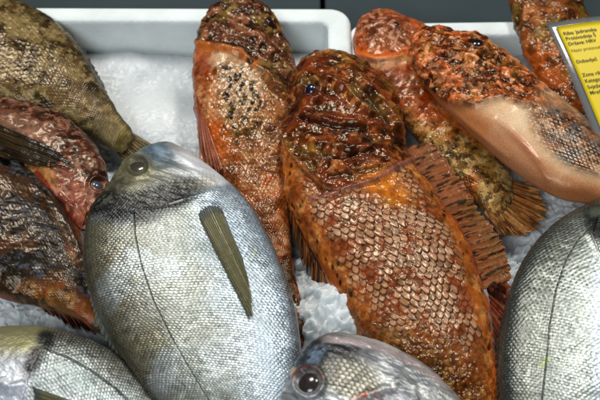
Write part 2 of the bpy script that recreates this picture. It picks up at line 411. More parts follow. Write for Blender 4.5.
def paint_bream_left(c):
    v, H, D, R, X, L, n1, n2, col = bream_base(c, 22, '#5f6057', '#8b9596', '#a8b4ba', 21)
    x, y = c.x, c.y
    gx = np.interp(y, [325, 350, 380, 400, 450], [56, 44, 30, 26, 10]); body = st(-3, 4, x-gx)
    disp = .0004*H*np.clip(body+.3, 0, 1)+(n2-.5)*.0005+(n1-.5)*.001
    col = col*mix(np.full((c.n, 1), .9), (c.scol*c.band)[:, None], np.clip(body+.5, 0, 1))
    hd = 1-body
    hc = mix(np.tile(rgb('#74704f'), (c.n, 1)), rgb('#8f95a0'), st(345, 372, y+12*(n1-.5)))
    hc = mix(hc, rgb('#8a8550'), .5*spot(x, y, 22, 343, 12, 7, 0, .8)*fcon(c.P, 300, 3, 4, .4, .6))
    hc = mix(hc, rgb('#cfcfd0'), .5*fcon(c.P, 160, 4, 8, .5, .62)*st(355, 375, y))
    col = mix(col, hc*(.7+.5*H)[:, None], hd*.85)
    dk = np.maximum(spot(x, y, 46, 340, 8, 9, 0, .6), spot(x, y, 33, 362, 7, 15, 28, .7))
    col = mix(col, rgb('#0b0c0d'), np.clip(dk**.6*(.95+.3*st(.5, .9, D)+.6*(n2-.5)), 0, .985))
    col = mix(col, rgb('#5f6b6a'), .5*spot(x, y, 80, 378, 18, 9, 20, .8))
    disp = step(c, disp, [(50, 330), (44, 348), (34, 366), (28, 384), (20, 410)], 5, .002, 1)
    disp = ridge(c, disp, [(-5, 378), (10, 388), (26, 384)], 5, .0012)
    disp, col = line_marks(c, disp, col, [(46, 350), (66, 357), (90, 370), (115, 388), (140, 412)], .8, .0004, .6)
    prm = PR(c.n, .62, .38, .6); prm[:, 0] = (.62-.25*hd)*(1-dk)
    return disp, col*1.25, prm

def paint_bream_right(c):
    v, H, D, R, X, L, n1, n2, col = bream_base(c, 22, '#63675f', '#9ba39e', '#a8bacb', 41, dark=.62)
    x, y = c.x, c.y
    gx = 600+(y-205)*.35; body = st(-3, 4, gx-x)
    disp = .0005*H+(n2-.5)*.0004+(n1-.5)*.0008
    col = col*(c.scol*c.band)[:, None]
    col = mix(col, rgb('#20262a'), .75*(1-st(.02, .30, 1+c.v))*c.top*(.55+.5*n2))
    dk = spot(x, y, 600, 222, 14, 20, -25, .5)
    col = mix(col, rgb('#0a0c0c'), np.clip(dk**.6*(.95+.3*st(.5, .9, D)+.6*(n2-.5)), 0, .985))
    col = mix(col, rgb('#5b6454'), .4*spot(x, y, 597, 213, 8, 5, 0, .6))
    col = mix(col, rgb('#9aa9b8'), .5*st(585, 600, x)*st(240, 300, y))
    col = mix(col, rgb('#7c8a4c'), .6*spot(x, y, 545, 362, 3, 6, 40, .7))
    disp, col = line_marks(c, disp, col, [(592, 226), (578, 240), (566, 260), (556, 290), (550, 325), (546, 365), (542, 400), (545, 450)], .6, .0004, .6)
    disp = step(c, disp, [(618, 205), (598, 218), (592, 235), (600, 255), (612, 275)], 4, .002, -1)
    prm = PR(c.n, .64, .34, .6); prm[:, 0] *= 1-dk
    return disp, col*1.3, prm

def paint_bream_front(c):
    v, H, D, R, X, L, n1, n2, col = bream_base(c, 17, '#6b6c6c', '#9b9d9d', '#b4babd', 61)
    x, y = c.x, c.y
    sm = spot(x, y, 352, 379, 30, 20, 20, .3); bodym = st(395, 430, x+.3*(y-360))
    a = np.clip(sm+bodym, 0, 1)
    disp = .0005*H*a+(n2-.5)*.0006+(n1-.5)*.0012
    col = mix(np.tile(rgb('#8e9294'), (c.n, 1)), rgb('#b6bab8'), fcon(c.P, 120, 4, 62))
    col = mix(col, rgb('#80808c'), .4*fcon(c.P, 80, 3, 64, .5, .7))
    # dark crown
    cr = np.maximum(spot(x, y, 306, 357, 30, 15, -42, .4), spot(x, y, 336, 351, 34, 11, 14, .6))
    cr = np.maximum(cr, spot(x, y, 328, 364, 13, 18, 0, .5))
    col = mix(col, rgb('#15191d'), np.clip(cr**.6*(1+.4*(n2-.5)), 0, .98))
    col = mix(col, rgb('#5f7286'), .85*spot(x, y, 316, 354, 12, 6, -50, .5)*fcon(c.P, 300, 3, 66, .35, .55))
    # scaled cheek
    sc = (.28+.95*st(.1, .8, L))*(1-.85*st(.7, .97, D))
    col = mix(col, mix(np.tile(rgb('#75756a'), (c.n, 1)), rgb('#a7a596'), R)*sc[:, None], sm)
    col = mix(col, rgb('#b5a7a6'), .9*st(3, 0, np.abs(y-np.interp(x, [325, 350, 380, 410, 440, 460], [337, 339, 346, 360, 380, 398])-2)-2)*st(318, 335, x))
    col = mix(col, rgb('#a5492f'), .6*spot(x, y, 372, 395, 20, 4, -8, .6)*fcon(c.P, 350, 3, 68, .48, .6))
    disp = ridge(c, disp, [(345, 404), (368, 396), (390, 388), (404, 376)], 5, .0014)
    disp = ridge(c, disp, [(400, 374), (412, 388), (416, 404)], 5, .0014)
    fr = fbm(np.stack([(x+y*.5)/22, (y-x*.5)/6, x*0], 1), 1, 3, 79)
    disp = disp+(fr-.5)*.0012*(1-sm); col = col*(1+(fr-.5)[:, None]*.8*(1-sm)[:, None])
    col = mix(col, rgb('#3c3a3e'), .55*st(.55, .7, fr)*st(350, 380, y)*(1-sm))
    de = np.hypot(x-309, y-383)
    disp = disp+.0022*np.exp(-((de-15)/3.)**2)-.002*np.exp(-(de/10)**2)
    col = mix(col, rgb('#5c2c26'), .6*np.exp(-((de-14.5)/1.8)**2)*st(390, 375, y)); col = mix(col, rgb('#a98d63'), .8*spot(x, y, 292, 371, 5, 4, 0, .6))
    prm = PR(c.n, .45, .36, .7); prm[:, 0] = .45*(1-cr)
    return disp, col*1.15, prm

# ------------------------------------------------------------------ scorpionfish
def lumps(c, seed, big=.0022, mid=.0009, sml=.0003):
    mid *= .36; sml *= .15
    r1 = fbm(c.P, 75, 3, seed); r2 = fbm(c.P, 210, 3, seed+3, ridge=True); r3 = fbm(c.P, 650, 2, seed+7)
    c.r1, c.r2, c.r3 = r1, r2, r3
    return (r1-.5)*big*2+(r2-.6)*mid*1.7+(r3-.5)*sml*1.2
TINT = 1.0
def grade(c): return np.clip(c, 0, 1)**1.22*np.array([1.0, 1.16, 1.0])
def layers(c, base, lst):
    col = np.tile(rgb(base), (c.n, 1))
    for (h, f, lo, hi, seed, amt) in lst: col = mix(col, rgb(h), amt*fcon(c.P, f, 4, seed, lo, hi))
    return col

def paint_scorp_main(c):
    x, y = c.x, c.y
    # head / trunk boundary
    yb = np.interp(x, [280, 300, 330, 365, 400, 420], [138, 165, 196, 190, 166, 160])
    hd = 1-st(-6, 6, y-yb)
    tail = st(305, 380, y-(x-400)*.25)
    disp = lumps(c, 101, .0022, .0009, .0002)
    hb = fbm(c.P, 120, 3, 141, .4, True); hb2 = worley(c.P, 170, 5)
    disp = disp+hd*((hb-.6)*.0022+(.4-np.minimum(hb2[0], .8))*.0004)
    warp = (fbm(c.P, 60, 2, 3)-.5)*.25
    H, D, R, X, L = scales((c.u+warp*.4)*12, (c.w+warp*.3)*11.5, 1.4, .62)
    sm = np.clip((1-hd)*(1-tail*.85), 0, 1)*st(-.98, -.8, c.v)*(1-st(.62, .9, c.v))
    sm = sm*(1-.8*spot(x, y, 335, 235, 12, 22, -30, .6)*0)*(1-spot(x, y, 385, 190, 30, 12, 30, .5))
    pat = np.clip(.35+1.0*fcon(c.P, 40, 3, 9, .36, .55), 0, 1)
    disp = disp*(1-.45*sm)+.0009*H*sm
    # colours
    col = layers(c, '#74401c', [('#94582a', 90, .45, .6, 110, .7), ('#4a2008', 110, .5, .62, 111, .8), ('#b8873f', 200, .53, .62, 112, .5)])
    hc = layers(c, '#5c2c14', [('#7c3e1a', 70, .44, .62, 120, .8), ('#7a6030', 100, .55, .62, 121, .5), ('#3a1a0c', 110, .52, .64, 122, .7), ('#a8714a', 260, .56, .66, 123, .5), ('#5c2412', 60, .5, .65, 129, .5)])
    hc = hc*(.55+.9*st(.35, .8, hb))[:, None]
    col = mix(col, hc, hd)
    sc = mix(np.tile(rgb('#b0826c'), (c.n, 1)), rgb('#93664c'), R)
    sc = mix(sc, rgb('#b59080'), .5*fcon(c.P, 80, 2, 13))
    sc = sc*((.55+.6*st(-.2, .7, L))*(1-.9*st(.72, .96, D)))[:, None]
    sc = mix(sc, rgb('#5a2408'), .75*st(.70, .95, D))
    rust = np.maximum(fcon(c.P, 42, 4, 16, .50, .60), fcon(c.P, 150, 3, 17, .56, .64))
    disp = disp-.0006*rust*sm*H
    sc = mix(sc, rgb('#7c3410'), .75*rust)
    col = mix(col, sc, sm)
    # orange flank edges with dark flecks
    lf = 1-st(-.92, -.62, c.v+.25*(c.r1-.5)); rt = st(.60, .82, c.v+.25*(c.r1-.5))
    oc = layers(c, '#a85f2c', [('#c68c58', 140, .48, .6, 130, .7), ('#84401c', 90, .5, .62, 131, .7)])
    fl = worley(c.P*np.array([1, .6, 1]), 230, 8)
    oc = mix(oc, rgb('#1c0d06'), (1-st(.22, .36, fl[0]))*(fl[2] > .45)*.9)
    col = mix(col, oc, lf*(1-hd)*.9); col = mix(col, oc, rt*(1-hd)*.9)
    col = mix(col, rgb('#b04c24'), .4*st(.84, .93, c.v)*(1-hd)*(y > 200))
    col = mix(col, rgb('#cf7a2c'), .7*spot(x, y, 385, 185, 26, 14, 28, .6))
    # tail area: grainy golden sheen painted into the skin colour
    g = worley(c.P, 520, 3)
    tc = layers(c, '#6a3816', [('#4a2a10', 100, .46, .58, 132, .8), ('#b98a4a', 300, .5, .6, 133, .6), ('#7c3e18', 50, .5, .6, 134, .6)])
    tc = tc*(.75+.5*(1-g[0]))[:, None]
    col = mix(col, tc, tail*.85*(1-rt)); disp = disp+tail*(.5-np.minimum(g[0], .9))*.0009*(1-hd)
    col = mix(col, rgb('#2a1508'), .6*tail*fcon(c.P, 90, 3, 135, .52, .64))
    # folds of the head
    disp = ridge(c, disp, [(300, 196), (320, 200), (345, 190), (375, 180), (402, 164), (416, 158)], 3.2, .0022)
    col = mix(col, rgb('#8c5a58'), .7*(1-st(1.5, 4, pdist(x, y, [(312, 200), (345, 190), (375, 180), (402, 165), (418, 158)])[0])))
    disp = step(c, disp, [(284, 130), (290, 152), (305, 172), (322, 188), (340, 192)], 7, .0042, 1)
    disp = ridge(c, disp, [(345, 66), (362, 80), (378, 98), (392, 118), (399, 128)], 4, .0042)
    disp = ridge(c, disp, [(322, 75), (345, 88), (362, 108), (380, 122)], 4, .0040)
    disp = ridge(c, disp, [(300, 112), (325, 118), (350, 122), (385, 128)], 4, .0036)
    disp = ridge(c, disp, [(296, 125), (318, 145), (350, 150), (390, 146)], 5, .0036)
    disp = ridge(c, disp, [(322, 168), (345, 160), (375, 160)], 4, .0022)
    for pts in ([(352, 82), (370, 100), (386, 124)], [(300, 118), (330, 126), (365, 130)], [(310, 155), (340, 160), (372, 152)], [(330, 178), (352, 172), (380, 168)]):
        disp, col = line_marks(c, disp, col, pts, 2.2, .0016, .6)
    col = mix(col, rgb('#6c5a2c'), .3*spot(x, y, 378, 108, 16, 6, 45, .6)*fcon(c.P, 150, 3, 125, .4, .55))
    for (sx, sy, a, b) in ((366, 141, 6, 4), (384, 133, 4, 3), (345, 135, 4, 3), (398, 142, 6, 4), (368, 92, 6, 3)):
        col = mix(col, rgb('#150a06'), .85*spot(x, y, sx, sy, a, b, 30, .5))
    de = np.hypot(x-311, y-90)
    disp = disp+.003*np.exp(-((de-11)/3.5)**2)-.003*np.exp(-(de/6)**2)
    col = mix(col, rgb('#2a1208'), .5*np.exp(-((de-8)/2)**2))
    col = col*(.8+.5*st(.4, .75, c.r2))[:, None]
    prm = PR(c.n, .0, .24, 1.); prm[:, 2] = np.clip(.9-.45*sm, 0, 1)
    return disp, grade(col), prm

def paint_scorp_back(c):      # between the boxes, pale flank with dark oblong spots
    x, y = c.x, c.y
    disp = lumps(c, 201, .0018, .001, .0003)
    yb = np.interp(x, [190, 215, 240, 262, 290], [40, 45, 50, 70, 100]); hd = 1-st(-4, 4, y-yb)
    hb = fbm(c.P, 130, 3, 241, .4, True); disp = disp+hd*(hb-.6)*.0026
    H, D, R, X, L = scales(c.u*12, c.w*12, 1.4, .62)
    col = layers(c, '#7c4a2c', [('#a86c4a', 60, .42, .58, 210, .7), ('#5c3018', 110, .5, .6, 211, .7), ('#a06a30', 160, .54, .62, 212, .4)])
    hc = layers(c, '#5c3526', [('#8c5a44', 110, .46, .6, 220, .7), ('#6e5a30', 90, .52, .6, 221, .6), ('#26120c', 150, .54, .62, 222, .8)])
    col = mix(col, hc*(.5+.9*st(.4, .8, hb))[:, None], hd)
    pale = spot(x, y, 220, 82, 40, 40, 20, .3)*(1-hd)
    pc = layers(c, '#b08c78', [('#cdb09c', 60, .45, .6, 230, .6), ('#94674c', 90, .5, .62, 231, .6)])
    col = mix(col, pc, pale*.85)
    # rows of dark oblong spots
    n_r = fbm(c.P, 90, 2, 244)
    P2 = np.stack([x/7.4+.3*(y/9)+.5*(n_r-.5), y/9.6+.8*(n_r-.5), x*0], 1); w = worley(P2, 1, 12, True)
    spm = spot(x, y, 226, 100, 40, 46, -12, .3)*(1-hd)*st(58, 70, y)
    col = mix(col, rgb('#170d0c'), .92*spm*(1-st(.30, .40, w[0]))*(w[2] > .1)*1.06)
    col = mix(col, rgb('#8f6a2c'), .35*spm*st(85, 110, y)*fcon(c.P, 200, 2, 233))
    orange = 1-st(-.75, -.35, c.v+.3*(c.r1-.5))
    oc = layers(c, '#a85c34', [('#c98f6c', 70, .45, .6, 234, .7), ('#8a3412', 90, .52, .62, 235, .7)])
    col = mix(col, oc, orange*(1-hd)*.85)
    lo = st(128, 175, y)
    col = mix(col, layers(c, '#a34f24', [('#b5805a', 160, .48, .6, 236, .7), ('#6a3418', 80, .48, .6, 237, .8), ('#c8a488', 400, .56, .64, 238, .35)]), lo*.8)
    col = mix(col, rgb('#b85a22'), .8*spot(x, y, 212, 140, 17, 22, 0, .5))
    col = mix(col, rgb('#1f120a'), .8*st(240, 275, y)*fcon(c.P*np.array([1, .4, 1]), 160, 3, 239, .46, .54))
    col = mix(col, rgb('#b0622e'), .8*(1-st(2.5, 5, pdist(x, y, [(193, 44), (215, 48), (238, 52), (256, 66)])[0])))
    disp = ridge(c, disp, [(193, 42), (215, 46), (240, 52), (262, 72), (285, 100)], 3.5, .0028)
    disp = ridge(c, disp, [(205, 28), (225, 20), (250, 30), (275, 48)], 4, .0025)
    disp = ridge(c, disp, [(255, 60), (275, 80), (288, 100)], 4, .0022)
    for (sx, sy) in ((234, 47), (262, 47), (250, 62), (272, 25)): col = mix(col, rgb('#120a08'), .85*spot(x, y, sx, sy, 4, 3, 20, .5))
    disp = disp*(1)+.0005*H*st(55, 80, y)
    col = col*(.8+.45*st(.4, .75, c.r2))[:, None]*mix(np.ones((c.n, 1)), (1-.5*st(.75, .97, D))[:, None], st(60, 80, y)*.8)
    return disp, grade(col), PR(c.n, 0, .24, .9)

def paint_scorp_under(c):     # behind the main one: orange head, sandy mottled flank
    x, y = c.x, c.y
    disp = lumps(c, 301, .002, .0012, .0003)
    t = st(100, 140, y-.25*(x-420))
    col = layers(c, '#a84e20', [('#c57338', 60, .45, .6, 310, .7), ('#7c3010', 110, .5, .6, 311, .7), ('#c48a66', 240, .55, .62, 312, .4)])
    cr = spot(x, y, 385, 30, 34, 18, 25, .5)
    col = mix(col, layers(c, '#8a4e34', [('#5c2c1a', 180, .48, .58, 313, .8), ('#c89080', 350, .54, .6, 314, .6)]), cr)
    col = mix(col, rgb('#cf9a72'), .8*spot(x, y, 392, 62, 20, 5, -15, .7))
    col = mix(col, rgb('#d9a184'), .8*spot(x, y, 380, 62, 18, 5, 0, .6))
    col = mix(col, rgb('#6a260a'), .75*spot(x, y, 405, 84, 26, 14, 30, .7))
    smo = spot(x, y, 385, 72, 34, 22, 20, .4); disp = disp*(1-.75*smo)
    b = layers(c, '#956c3e', [('#bb9468', 130, .46, .58, 320, .8), ('#5c3a1c', 150, .5, .6, 321, .8), ('#b3602a', 60, .52, .62, 322, .7), ('#2c1c0c', 260, .56, .62, 323, .7)])
    col = mix(col, b, t)
    r = pdist(x, y, [(355, 52), (375, 58), (395, 56), (412, 50)])
    disp = ridge(c, disp, [(354, 52), (375, 60), (398, 58), (415, 50)], 3, .003)
    disp = ridge(c, disp, [(362, 30), (385, 24), (410, 34)], 4, .0028)
    col = mix(col, rgb('#c4622a'), .7*(1-st(2, 6, np.abs(r[0]))))
    H, D, R, X, L = scales(c.u*12, c.w*12, 1.4, .62); disp = disp+.0005*H*t
    col = col*(.78+.5*st(.4, .75, c.r2))[:, None]
    return disp, grade(col), PR(c.n, 0, .24, .9)

def paint_scorp_right(c):     # pale throat, rough brown crown
    x, y = c.x, c.y
    disp = lumps(c, 401, .0014, .0006, .0002)
    yb = np.interp(x, [410, 425, 445, 470, 500, 530, 560], [64, 88, 101, 105, 98, 108, 134])
    crown = 1-st(-4, 5, y-yb+10*(c.r1-.5))
    crown = crown*(1-st(525, 560, x+.3*y-30)*.6)
    hb = fbm(c.P, 130, 3, 441, .4, True); w = worley(c.P, 190, 15)
    disp = disp+crown*((hb-.6)*.0028+(.4-np.minimum(w[0], .8))*.0007)
    disp = disp*(.22+.78*crown)
    cc = layers(c, '#86401d', [('#b0623a', 120, .46, .58, 410, .7), ('#6a5020', 80, .54, .62, 411, .5), ('#3a1608', 170, .5, .6, 412, .8), ('#c98a6a', 330, .55, .62, 413, .6)])
    cc = cc*(.5+.95*st(.4, .8, hb))[:, None]
    pc = layers(c, '#d8a484', [('#e8c4ae', 30, .42, .62, 420, .8), ('#c48258', 35, .48, .7, 421, .5)])
    low = st(0, 30, y-np.interp(x, [410, 470, 520, 560, 600], [66, 112, 150, 178, 195]))
    pc = mix(pc, rgb('#b0602c'), .55*(1-st(-.85, -.35, c.v+.3*(c.r1-.5))))
    pc = mix(pc, rgb('#e8c8b4'), .5*spot(x, y, 508, 112, 38, 14, 24, .6))  # highlight at the middle of the pale throat, painted into its colour
    col = mix(pc, cc, crown)
    # spotted, scaly flank behind the head
    fl = spot(x, y, 572, 140, 50, 24, 38, .3)
    H, D, R, X, L = scales(c.u*13, c.w*13, 1.4, .62)
    fc = layers(c, '#9c6a52', [('#c09a88', 110, .45, .6, 430, .8), ('#5a3422', 160, .5, .6, 431, .8), ('#6a6a72', 120, .54, .62, 432, .6)])
    fc = fc*(1-.35*st(.72, .97, D))[:, None]
    P2 = np.stack([(x*.8+y*.6)/9., (-x*.6+y*.8)/5.2, x*0], 1); ww = worley(P2, 1, 22, True)
    fc = mix(fc, rgb('#2a1a12'), .6*(1-st(.26, .36, ww[0]))*(ww[2] > .3))
    col = mix(col, fc, fl); disp = disp+.0007*H*fl
    rl = [(494, 118), (510, 132), (524, 146), (538, 162), (549, 182)]
    d, al, sd = pdist(x, y, rl); col = mix(col, rgb('#9c4424'), .5*np.exp(-(d/3.5)**2)*np.sin(np.pi*al)**.5)
    disp = ridge(c, disp, rl, 4, .0012)
    col = mix(col, rgb('#98502a'), .35*st(.6, .98, c.v*-1)*(1-crown))
    disp = ridge(c, disp, [(425, 82), (445, 98), (475, 104), (505, 96), (530, 106)], 4, .0028)
    disp = ridge(c, disp, [(414, 60), (435, 74), (468, 84), (500, 84)], 3.5, .0028)
    disp = ridge(c, disp, [(420, 44), (445, 52), (470, 56), (500, 70)], 3.5, .0024)
    disp = ridge(c, disp, [(428, 90), (450, 112), (480, 135), (510, 160)], 4, .0016)
    de = np.hypot(x-478, y-43); disp = disp+.002*np.exp(-((de-9)/3)**2)
    col = col*(1-.18*np.maximum(crown, fl)+.4*np.maximum(crown, fl)*st(.4, .75, c.r2))[:, None]
    prm = PR(c.n, 0, .24, .9); prm[:, 2] = .25+.7*np.maximum(crown, fl); prm[:, 1] = .24+.12*(1-np.maximum(crown, fl))
    return disp, grade(col), prm

def paint_scorp_far(c):
    disp = lumps(c, 501, .0022, .0015, .0004)
    hb = fbm(c.P, 120, 3, 541, .4, True); disp = disp+(hb-.6)*.0028*(1-st(.3, .5, c.s)*.6)
    col = layers(c, '#7c4524', [('#a5673c', 90, .45, .6, 510, .7), ('#3a1c0c', 120, .5, .6, 511, .8), ('#6f5a2a', 80, .54, .62, 512, .6)])
    col = mix(col, rgb('#a85220'), .7*(1-st(-.7, -.2, c.v+.4*(c.r1-.5)))*st(30, 60, c.y))
    col = col*(.55+.8*st(.4, .8, hb))[:, None]
    return disp, grade(col), PR(c.n, 0, .24, .9)

def paint_olive(c):
    disp = lumps(c, 601, .0012, .0006, .0003)
    H, D, R, X, L = scales(c.u*15, c.w*15, 1.35, .62); disp = disp+.0006*H
    col = layers(c, '#6e5338', [('#947a58', 70, .44, .58, 610, .8), ('#3a2a18', 110, .5, .6, 611, .85), ('#ab9270', 260, .55, .62, 612, .6), ('#2a1c10', 50, .58, .68, 613, .8)])
    col = mix(col, rgb('#9c855e'), .6*st(.75, 1, c.s))
    col = mix(col, rgb('#2a2210'), .5*st(.6, .95, c.v)*c.top)
    col = col*(1-.45*st(.75, .98, D))[:, None]*(.8+.45*st(.4, .75, c.r2))[:, None]
    disp = ridge(c, disp, [(5, 40), (25, 45), (45, 50)], 5, .002)
    return disp, grade(col)*.85, PR(c.n, .0, .28, .8)

def paint_pink(c):            # pink-brown head with an eye
    x, y = c.x, c.y
    disp = lumps(c, 701, .0018, .0007, .0002)
    t = st(-12, 14, (y-150)-(x-60)*.15)
    col = layers(c, '#5a3024', [('#7c5040', 110, .48, .62, 710, .6), ('#2c150e', 120, .5, .6, 711, .85), ('#a87868', 300, .58, .64, 712, .5)])
    pk = layers(c, '#955a50' , [('#ad6650', 80, .45, .6, 720, .7), ('#7a3a34', 110, .52, .62, 721, .7), ('#c89484', 160, .54, .62, 722, .6)])
    m = spot(x, y, 64, 202, 36, 26, 52, .5)
    col = mix(col, pk, m*.9)
    col = mix(col, rgb('#c08a58'), .8*spot(x, y, 42, 176, 12, 18, -30, .6))
    col = mix(col, rgb('#9c7468'), .5*spot(x, y, 22, 128, 30, 10, 20, .6))
    d, al, sd = pdist(x, y, [(38, 172), (50, 188), (60, 205), (74, 220)]); col = mix(col, rgb('#8a201a'), .8*(1-st(1, 4, d)))
    disp = step(c, disp, [(50, 160), (52, 176), (60, 190), (66, 200)], 5, .0022, -1)
    disp = ridge(c, disp, [(88, 195), (82, 208), (90, 222)], 3, .0018)
    disp = ridge(c, disp, [(46, 186), (62, 198), (80, 214)], 3, .0018)
    disp, col = line_marks(c, disp, col, [(96, 205), (88, 214), (84, 226)], 1.4, .0015, .6)
    disp = disp+.0022*np.exp(-((np.hypot(x-97, y-186)-8)/2.6)**2)
    col = col*(.75+.5*st(.4, .75, c.r2))[:, None]
    return disp, grade(col), PR(c.n, 0, .30, .6)

def paint_dark(c):            # blue-black back, orange belly
    x, y = c.x, c.y
    disp = lumps(c, 801, .0018, .0006, .0002)
    H, D, R, X, L = scales(c.u*17, c.w*17, 1.35, .62); disp = disp+.0003*H
    col = layers(c, '#1d1a18', [('#33302e', 160, .46, .6, 810, .7), ('#0c0a0c', 80, .5, .6, 811, .8), ('#646c7c', 400, .57, .64, 812, .45), ('#4a2c14', 70, .48, .6, 813, .8)])
    lo = st(-8, 12, y-np.interp(x, [-40, 0, 30, 60, 90, 100], [268, 276, 282, 286, 300, 320])+14*(c.r1-.5))
    oc = layers(c, '#6e4418', [('#a8702c', 100, .45, .6, 820, .8), ('#24140a', 110, .5, .58, 821, .9), ('#8a3a14', 60, .55, .65, 822, .7)])
    col = mix(col, oc, lo)
    rt = spot(x, y, 86, 246, 16, 22, -35, .5); col = mix(col, layers(c, '#a0562c', [('#c98a50', 120, .45, .6, 830, .8), ('#5c2410', 120, .52, .6, 831, .7)]), rt)
    col = mix(col, rgb('#6e2420'), .6*(1-st(.0, .3, spot(x, y, 200, 0, 1)+np.abs(y-245)/12))*(x < 12))
    d, al, sd = pdist(x, y, [(52, 198), (66, 226), (84, 262), (104, 312)]); col = mix(col, rgb('#2c2620'), .85*(1-st(3, 7, d)))
    disp = ridge(c, disp, [(30, 180), (52, 200), (68, 228), (86, 262), (104, 305)], 4, .002)
    col = col*(1-.45*st(.75, .98, D))[:, None]
    return disp, col*.85, PR(c.n, .05, .33, .5)

# ---- fin colours
def fin_cols(base, tipc, rayc, dark=None, df=120, dlo=.52, stripe=0, seed=0, rayamt=.6, orange=None):
    def f(c):
        col = mix(np.tile(rgb(base), (c.n, 1)), rgb(tipc), st(.1, .9, c.a+.3*(fbm(c.P, 90, 2, seed)-.5)))
        col = mix(col, rgb(rayc), rayamt*st(.35, .95, c.ray))
        if orange: col = mix(col, rgb(orange), .8*fcon(c.P, 60, 3, seed+5, .45, .6))
        if dark:
            k = fcon(c.P, df, 3, seed+9, dlo, dlo+.07)
            if stripe: k = st(dlo, dlo+.1, fbm(np.stack([c.a*stripe*.9+c.b*9, c.b*70., c.a*0], 1), 1, 3, seed+2)+.05*(c.ray-.5))
            col = mix(col, rgb(dark), .88*k)
        return col*(.8+.4*fbm(c.P, 700, 2, seed+4))[:, None], PR(c.n, 0, .35, .6)
    return f

SEA = 'sea breams laid on the ice'; SCO = 'red scorpionfish laid on the ice'
def root(name, px, py, z, label, cat, group=None): 
    return empty(name, tuple(at(px, py, z)), label=label, cat=cat, group=group)

# main bream
r = root('sea_bream', 190, 290, .03, 'large silver sea bream whose whole head and olive pectoral fin are visible', 'fish', SEA)
S = [(158,144,162,143),(153,145,168,143),(144,149,178,147),(132,158,191,155),(118,173,208,167),(106,190,225,182),(93,207,242,198),(87,228,256,216),(84,255,271,244),(88,285,285,278),(98,313,295,312),(113,343,300,350),(135,375,298,392),(162,412,290,432),(195,452,276,466),(222,490,262,494),(232,505,258,508)]
b, T = fish_body(r, S, .055, .42, .021, 700, 470, M_BREAM, paint_bream_main, e=.72)
eye(r, T, 137, 167, 9, '#3a382e', rim='#5a583e', pr=.6, bulge=.3, stretch=1.15, ang=20, off=-.1)
def pf(c):
    col = mix(np.tile(rgb('#5a646e'), (c.n, 1)), rgb('#77724a'), st(.06, .2, c.a+.05*(fbm(c.P, 300, 2, 9)-.5))); col = mix(col, rgb('#989268'), .4*st(.3, .9, c.ray))
    col = mix(col, rgb('#2f3420'), .55*(1-st(.0, .18, c.b))*st(.1, .2, c.a)); col = mix(col, rgb('#a5aeb0'), .85*st(.62, .95, c.b+.2*(fbm(c.P, 200, 2, 4)-.5))*fcon(c.P, 200, 3, 3))
    return col, PR(c.n, .1, .32, .4)
fin('pectoral_fin', r, [(197, 214), (196, 208), (201, 203), (210, 201), (219, 204), (222, 210), (222, 216)], [(252, 324), (254, 321), (254, 308), (250, 285), (243, 258)], pf, bvh=T, mat=M_FINT, off=.0012, nr=13, jag=.05, ray_h=.0006, wave=.0004)
fin('dorsal_fin', r, [(86, 262), (92, 292), (104, 325), (124, 356), (152, 397)], [(84, 268), (89, 297), (100, 331), (120, 364), (150, 408)], fin_cols('#4b5046', '#5d6258', '#8b8f80', None), z=(.054, .050), nr=22, jag=.2)
fin('tail_fin', r, [(226, 498), (240, 502), (254, 500)], [(205, 560), (250, 545), (300, 560)], fin_cols('#5c6064', '#4b5054', '#8b9094', None), z=(.05, .03), nr=18, jag=.15)

# left bream
r = root('sea_bream', 60, 400, .03, 'silver sea bream cut by the lower left corner, black gill patch on its side', 'fish', SEA)
S = [(-72,372,-70,378),(-66,360,-68,392),(-52,347,-62,412),(-30,336,-45,440),(0,330,-20,466),(35,329,5,486),(70,336,35,500),(100,347,65,510),(125,363,95,516),(150,389,125,520),(175,425,155,522),(197,466,182,520),(212,495,204,522)]
b, T = fish_body(r, S, .048, .42, .020, 520, 420, M_BREAM, paint_bream_left, e=.75)
eye(r, T, -22, 372, 9, '#55523c', rim='#8f8c6a', pr=.5, bulge=.45)
fin('pectoral_fin', r, [(30, 386), (32, 394), (30, 404)], [(92, 408), (96, 414), (90, 424)], pf, bvh=T, mat=M_FINT, off=.0022, nr=12, jag=.05, ray_h=.0006, wave=.0004)
fin('tail_fin', r, [(214, 498), (212, 510), (208, 520)], [(262, 500), (245, 535), (225, 570)], fin_cols('#5c6064', '#4b5054', '#8b9094', None), z=(.04, .03), nr=18, jag=.15)

# right bream
r = root('sea_bream', 590, 330, .03, 'silver sea bream cut by the right edge, with a curved dark lateral line', 'fish', SEA)
S = [(668,166,672,170),(655,172,690,176),(636,182,706,194),(613,196,718,215),(590,206,724,240),(563,220,728,264),(540,239,728,290),(522,264,724,318),(509,294,716,346),(502,325,705,376),(499,360,690,410),(501,400,668,450),(512,450,645,490),(535,500,622,522),(562,540,605,550)]
b, T = fish_body(r, S, .046, .42, .021, 620, 470, M_BREAM, paint_bream_right, e=.72)
eye(r, T, 668, 200, 9, '#55523c', rim='#8f8c6a', pr=.5, bulge=.45)
fin('pectoral_fin', r, [(640, 252), (650, 262), (664, 262)], [(640, 370), (652, 366), (664, 340)], pf, bvh=T, mat=M_FINT, off=.0022, nr=12, jag=.05, ray_h=.0006, wave=.0004)
fin('dorsal_fin', r, [(512, 290), (503, 322), (499, 358), (500, 400)], [(509, 296), (499, 328), (495, 364), (496, 408)], fin_cols('#2b302e', '#3d423e', '#6b6f66', None), z=(.045, .040), nr=18, jag=.2)

